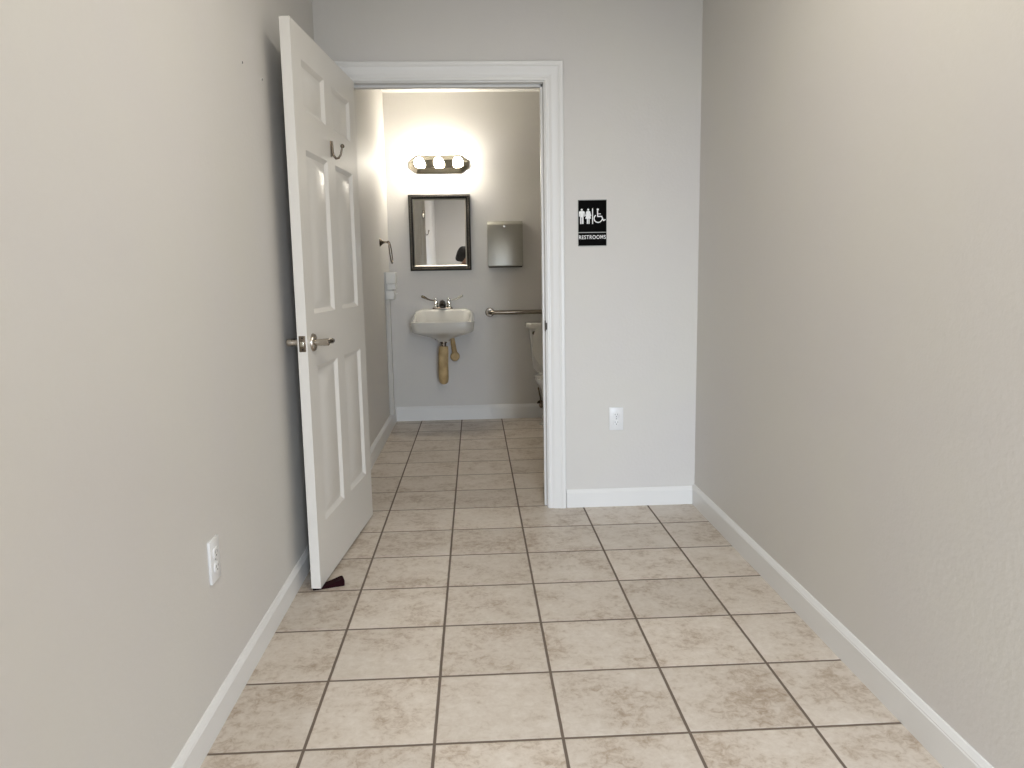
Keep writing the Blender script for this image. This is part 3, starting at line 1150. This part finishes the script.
# facial features, part of the head
bm = bmesh.new()
hc = V(PX, PY + .035, 1.51)


def ell(bm, c, rx, ry, rz, u=20, v=14):
    t = bmesh.new()
    bmesh.ops.create_uvsphere(t, u_segments=u, v_segments=v, radius=1)
    merge(bm, t, Matrix.Translation(c) @ Matrix.Diagonal((rx, ry, rz, 1)))


ell(bm, V(0, .075, -.012), .011, .018, .022)
ell(bm, V(0, .086, -.022), .014, .010, .009)
HROT = Matrix.Translation(hc) @ Matrix.Rotation(math.radians(-62), 4, 'Z') @ Matrix.Rotation(math.radians(-14), 4, 'X') @ Matrix.Scale(1.06, 4)


def head_part(name, bm, m, **k):
    bmesh.ops.transform(bm, matrix=HROT, verts=bm.verts[:])
    return obj(name, bm, m, per, **k)


head_part('nose', bm, M_skin)
for sx in (-1, 1):
    bm = bmesh.new()
    ell(bm, V(sx * .080, -.005, -.005), .008, .018, .028)
    head_part('ear', bm, M_skin)
    bm = bmesh.new()
    ell(bm, V(sx * .030, .071, .012), .011, .008, .006)
    head_part('eye', bm, M_dark)
bm = bmesh.new()
ell(bm, V(0, .072, -.052), .022, .010, .007)
head_part('mouth', bm, mat('lips', (.35, .12, .10), .5))
# hair: full cap falling to the shoulders
bm = bmesh.new()
rings = []
NH = 32
for z, rx, ry, cy in ((1.375, .105, .070, -.050), (1.42, .128, .085, -.045), (1.47, .136, .100, -.030), (1.52, .134, .112, -.012), (1.56, .124, .112, -.004), (1.60, .096, .094, -.004), (1.622, .058, .058, -.006), (1.628, .012, .012, -.008)):
    ring = []
    for j in range(NH):
        t = 2 * PI * j / NH
        x, y = math.cos(t) * rx, math.sin(t) * ry
        if z < 1.54 and y > .02:
            # the face stays open in the middle, locks hang at each side
            openk = max(0, 1 - abs(x) / (.052))
            y = y * (1 - openk * 1.25) - .02 * openk
        ring.append(V(x * (1 + .03 * math.sin(7 * t)), cy + y * (1 + .03 * math.sin(9 * t)), z - 1.50))
    rings.append(ring)
loft(bm, rings)
head_part('hair', bm, M_hair, angle=80, sub=1)
SB = [(PX, PY, .84, (.165, .125)), (PX, PY, 1.00, (.140, .108)), (PX, PY - .005, 1.16, (.160, .118)), (PX, PY, 1.275, (.150, .105)), (PX, PY + .005, 1.345, (.070, .064))]
SE = [(i, i + 1) for i in range(4)]
for sx in (-1, 1):
    b0 = len(SB)
    w_ = HS[sx]
    SB += [(PX + sx * .165, PY, 1.285, .063), (PX + sx * .205, PY + .03, 1.12, .052), (PX + sx * .215, PY + .06, 1.035, .048), (PX * .4 + sx * .155, PY + .20, 1.07, .041), (w_.x + sx * .004, w_.y - .085, w_.z - .04, .033)]
    SE += [(3, b0)] + [(b0 + i, b0 + i + 1) for i in range(4)]
skin('shirt', SB, SE, M_shirt, per)
TB = [(PX, PY, .90, (.158, .118))]
TE = []
for sx in (-1, 1):
    b0 = len(TB)
    TB += [(PX + sx * .085, PY, .80, (.094, .097)), (PX + sx * .095, PY + .005, .50, .068), (PX + sx * .10, PY - .01, .28, .060), (PX + sx * .10, PY - .015, .10, .050)]
    TE += [(0, b0)] + [(b0 + i, b0 + i + 1) for i in range(3)]
skin('trousers', TB, TE, M_trouser, per)
for sx in (-1, 1):
    bm = bmesh.new()
    cx = PX + sx * .105
    loft(bm, [outline(cx - .045, cx + .045, PY - .075, PY + .185, .044, .040, lambda x, y: 0.0), outline(cx - .048, cx + .048, PY - .078, PY + .190, .046, .042, lambda x, y: .018),
              outline(cx - .044, cx + .044, PY - .072, PY + .182, .043, .040, lambda x, y: .050 if y < PY + .08 else .040), outline(cx - .036, cx + .036, PY - .060, PY + .06, .034, .034, lambda x, y: .085)])
    obj('shoe', bm, M_shoe, per)
# phone, held just behind the lens
bm = bmesh.new()
box(bm, -.078, .078, -.0125, -.0045, 1.132, 1.206, .003)
ph = obj('phone', bm, M_black)
ph.rotation_euler = (0, 0, 0)
tag(ph, 'black phone held sideways in both hands of the person', 'phone')
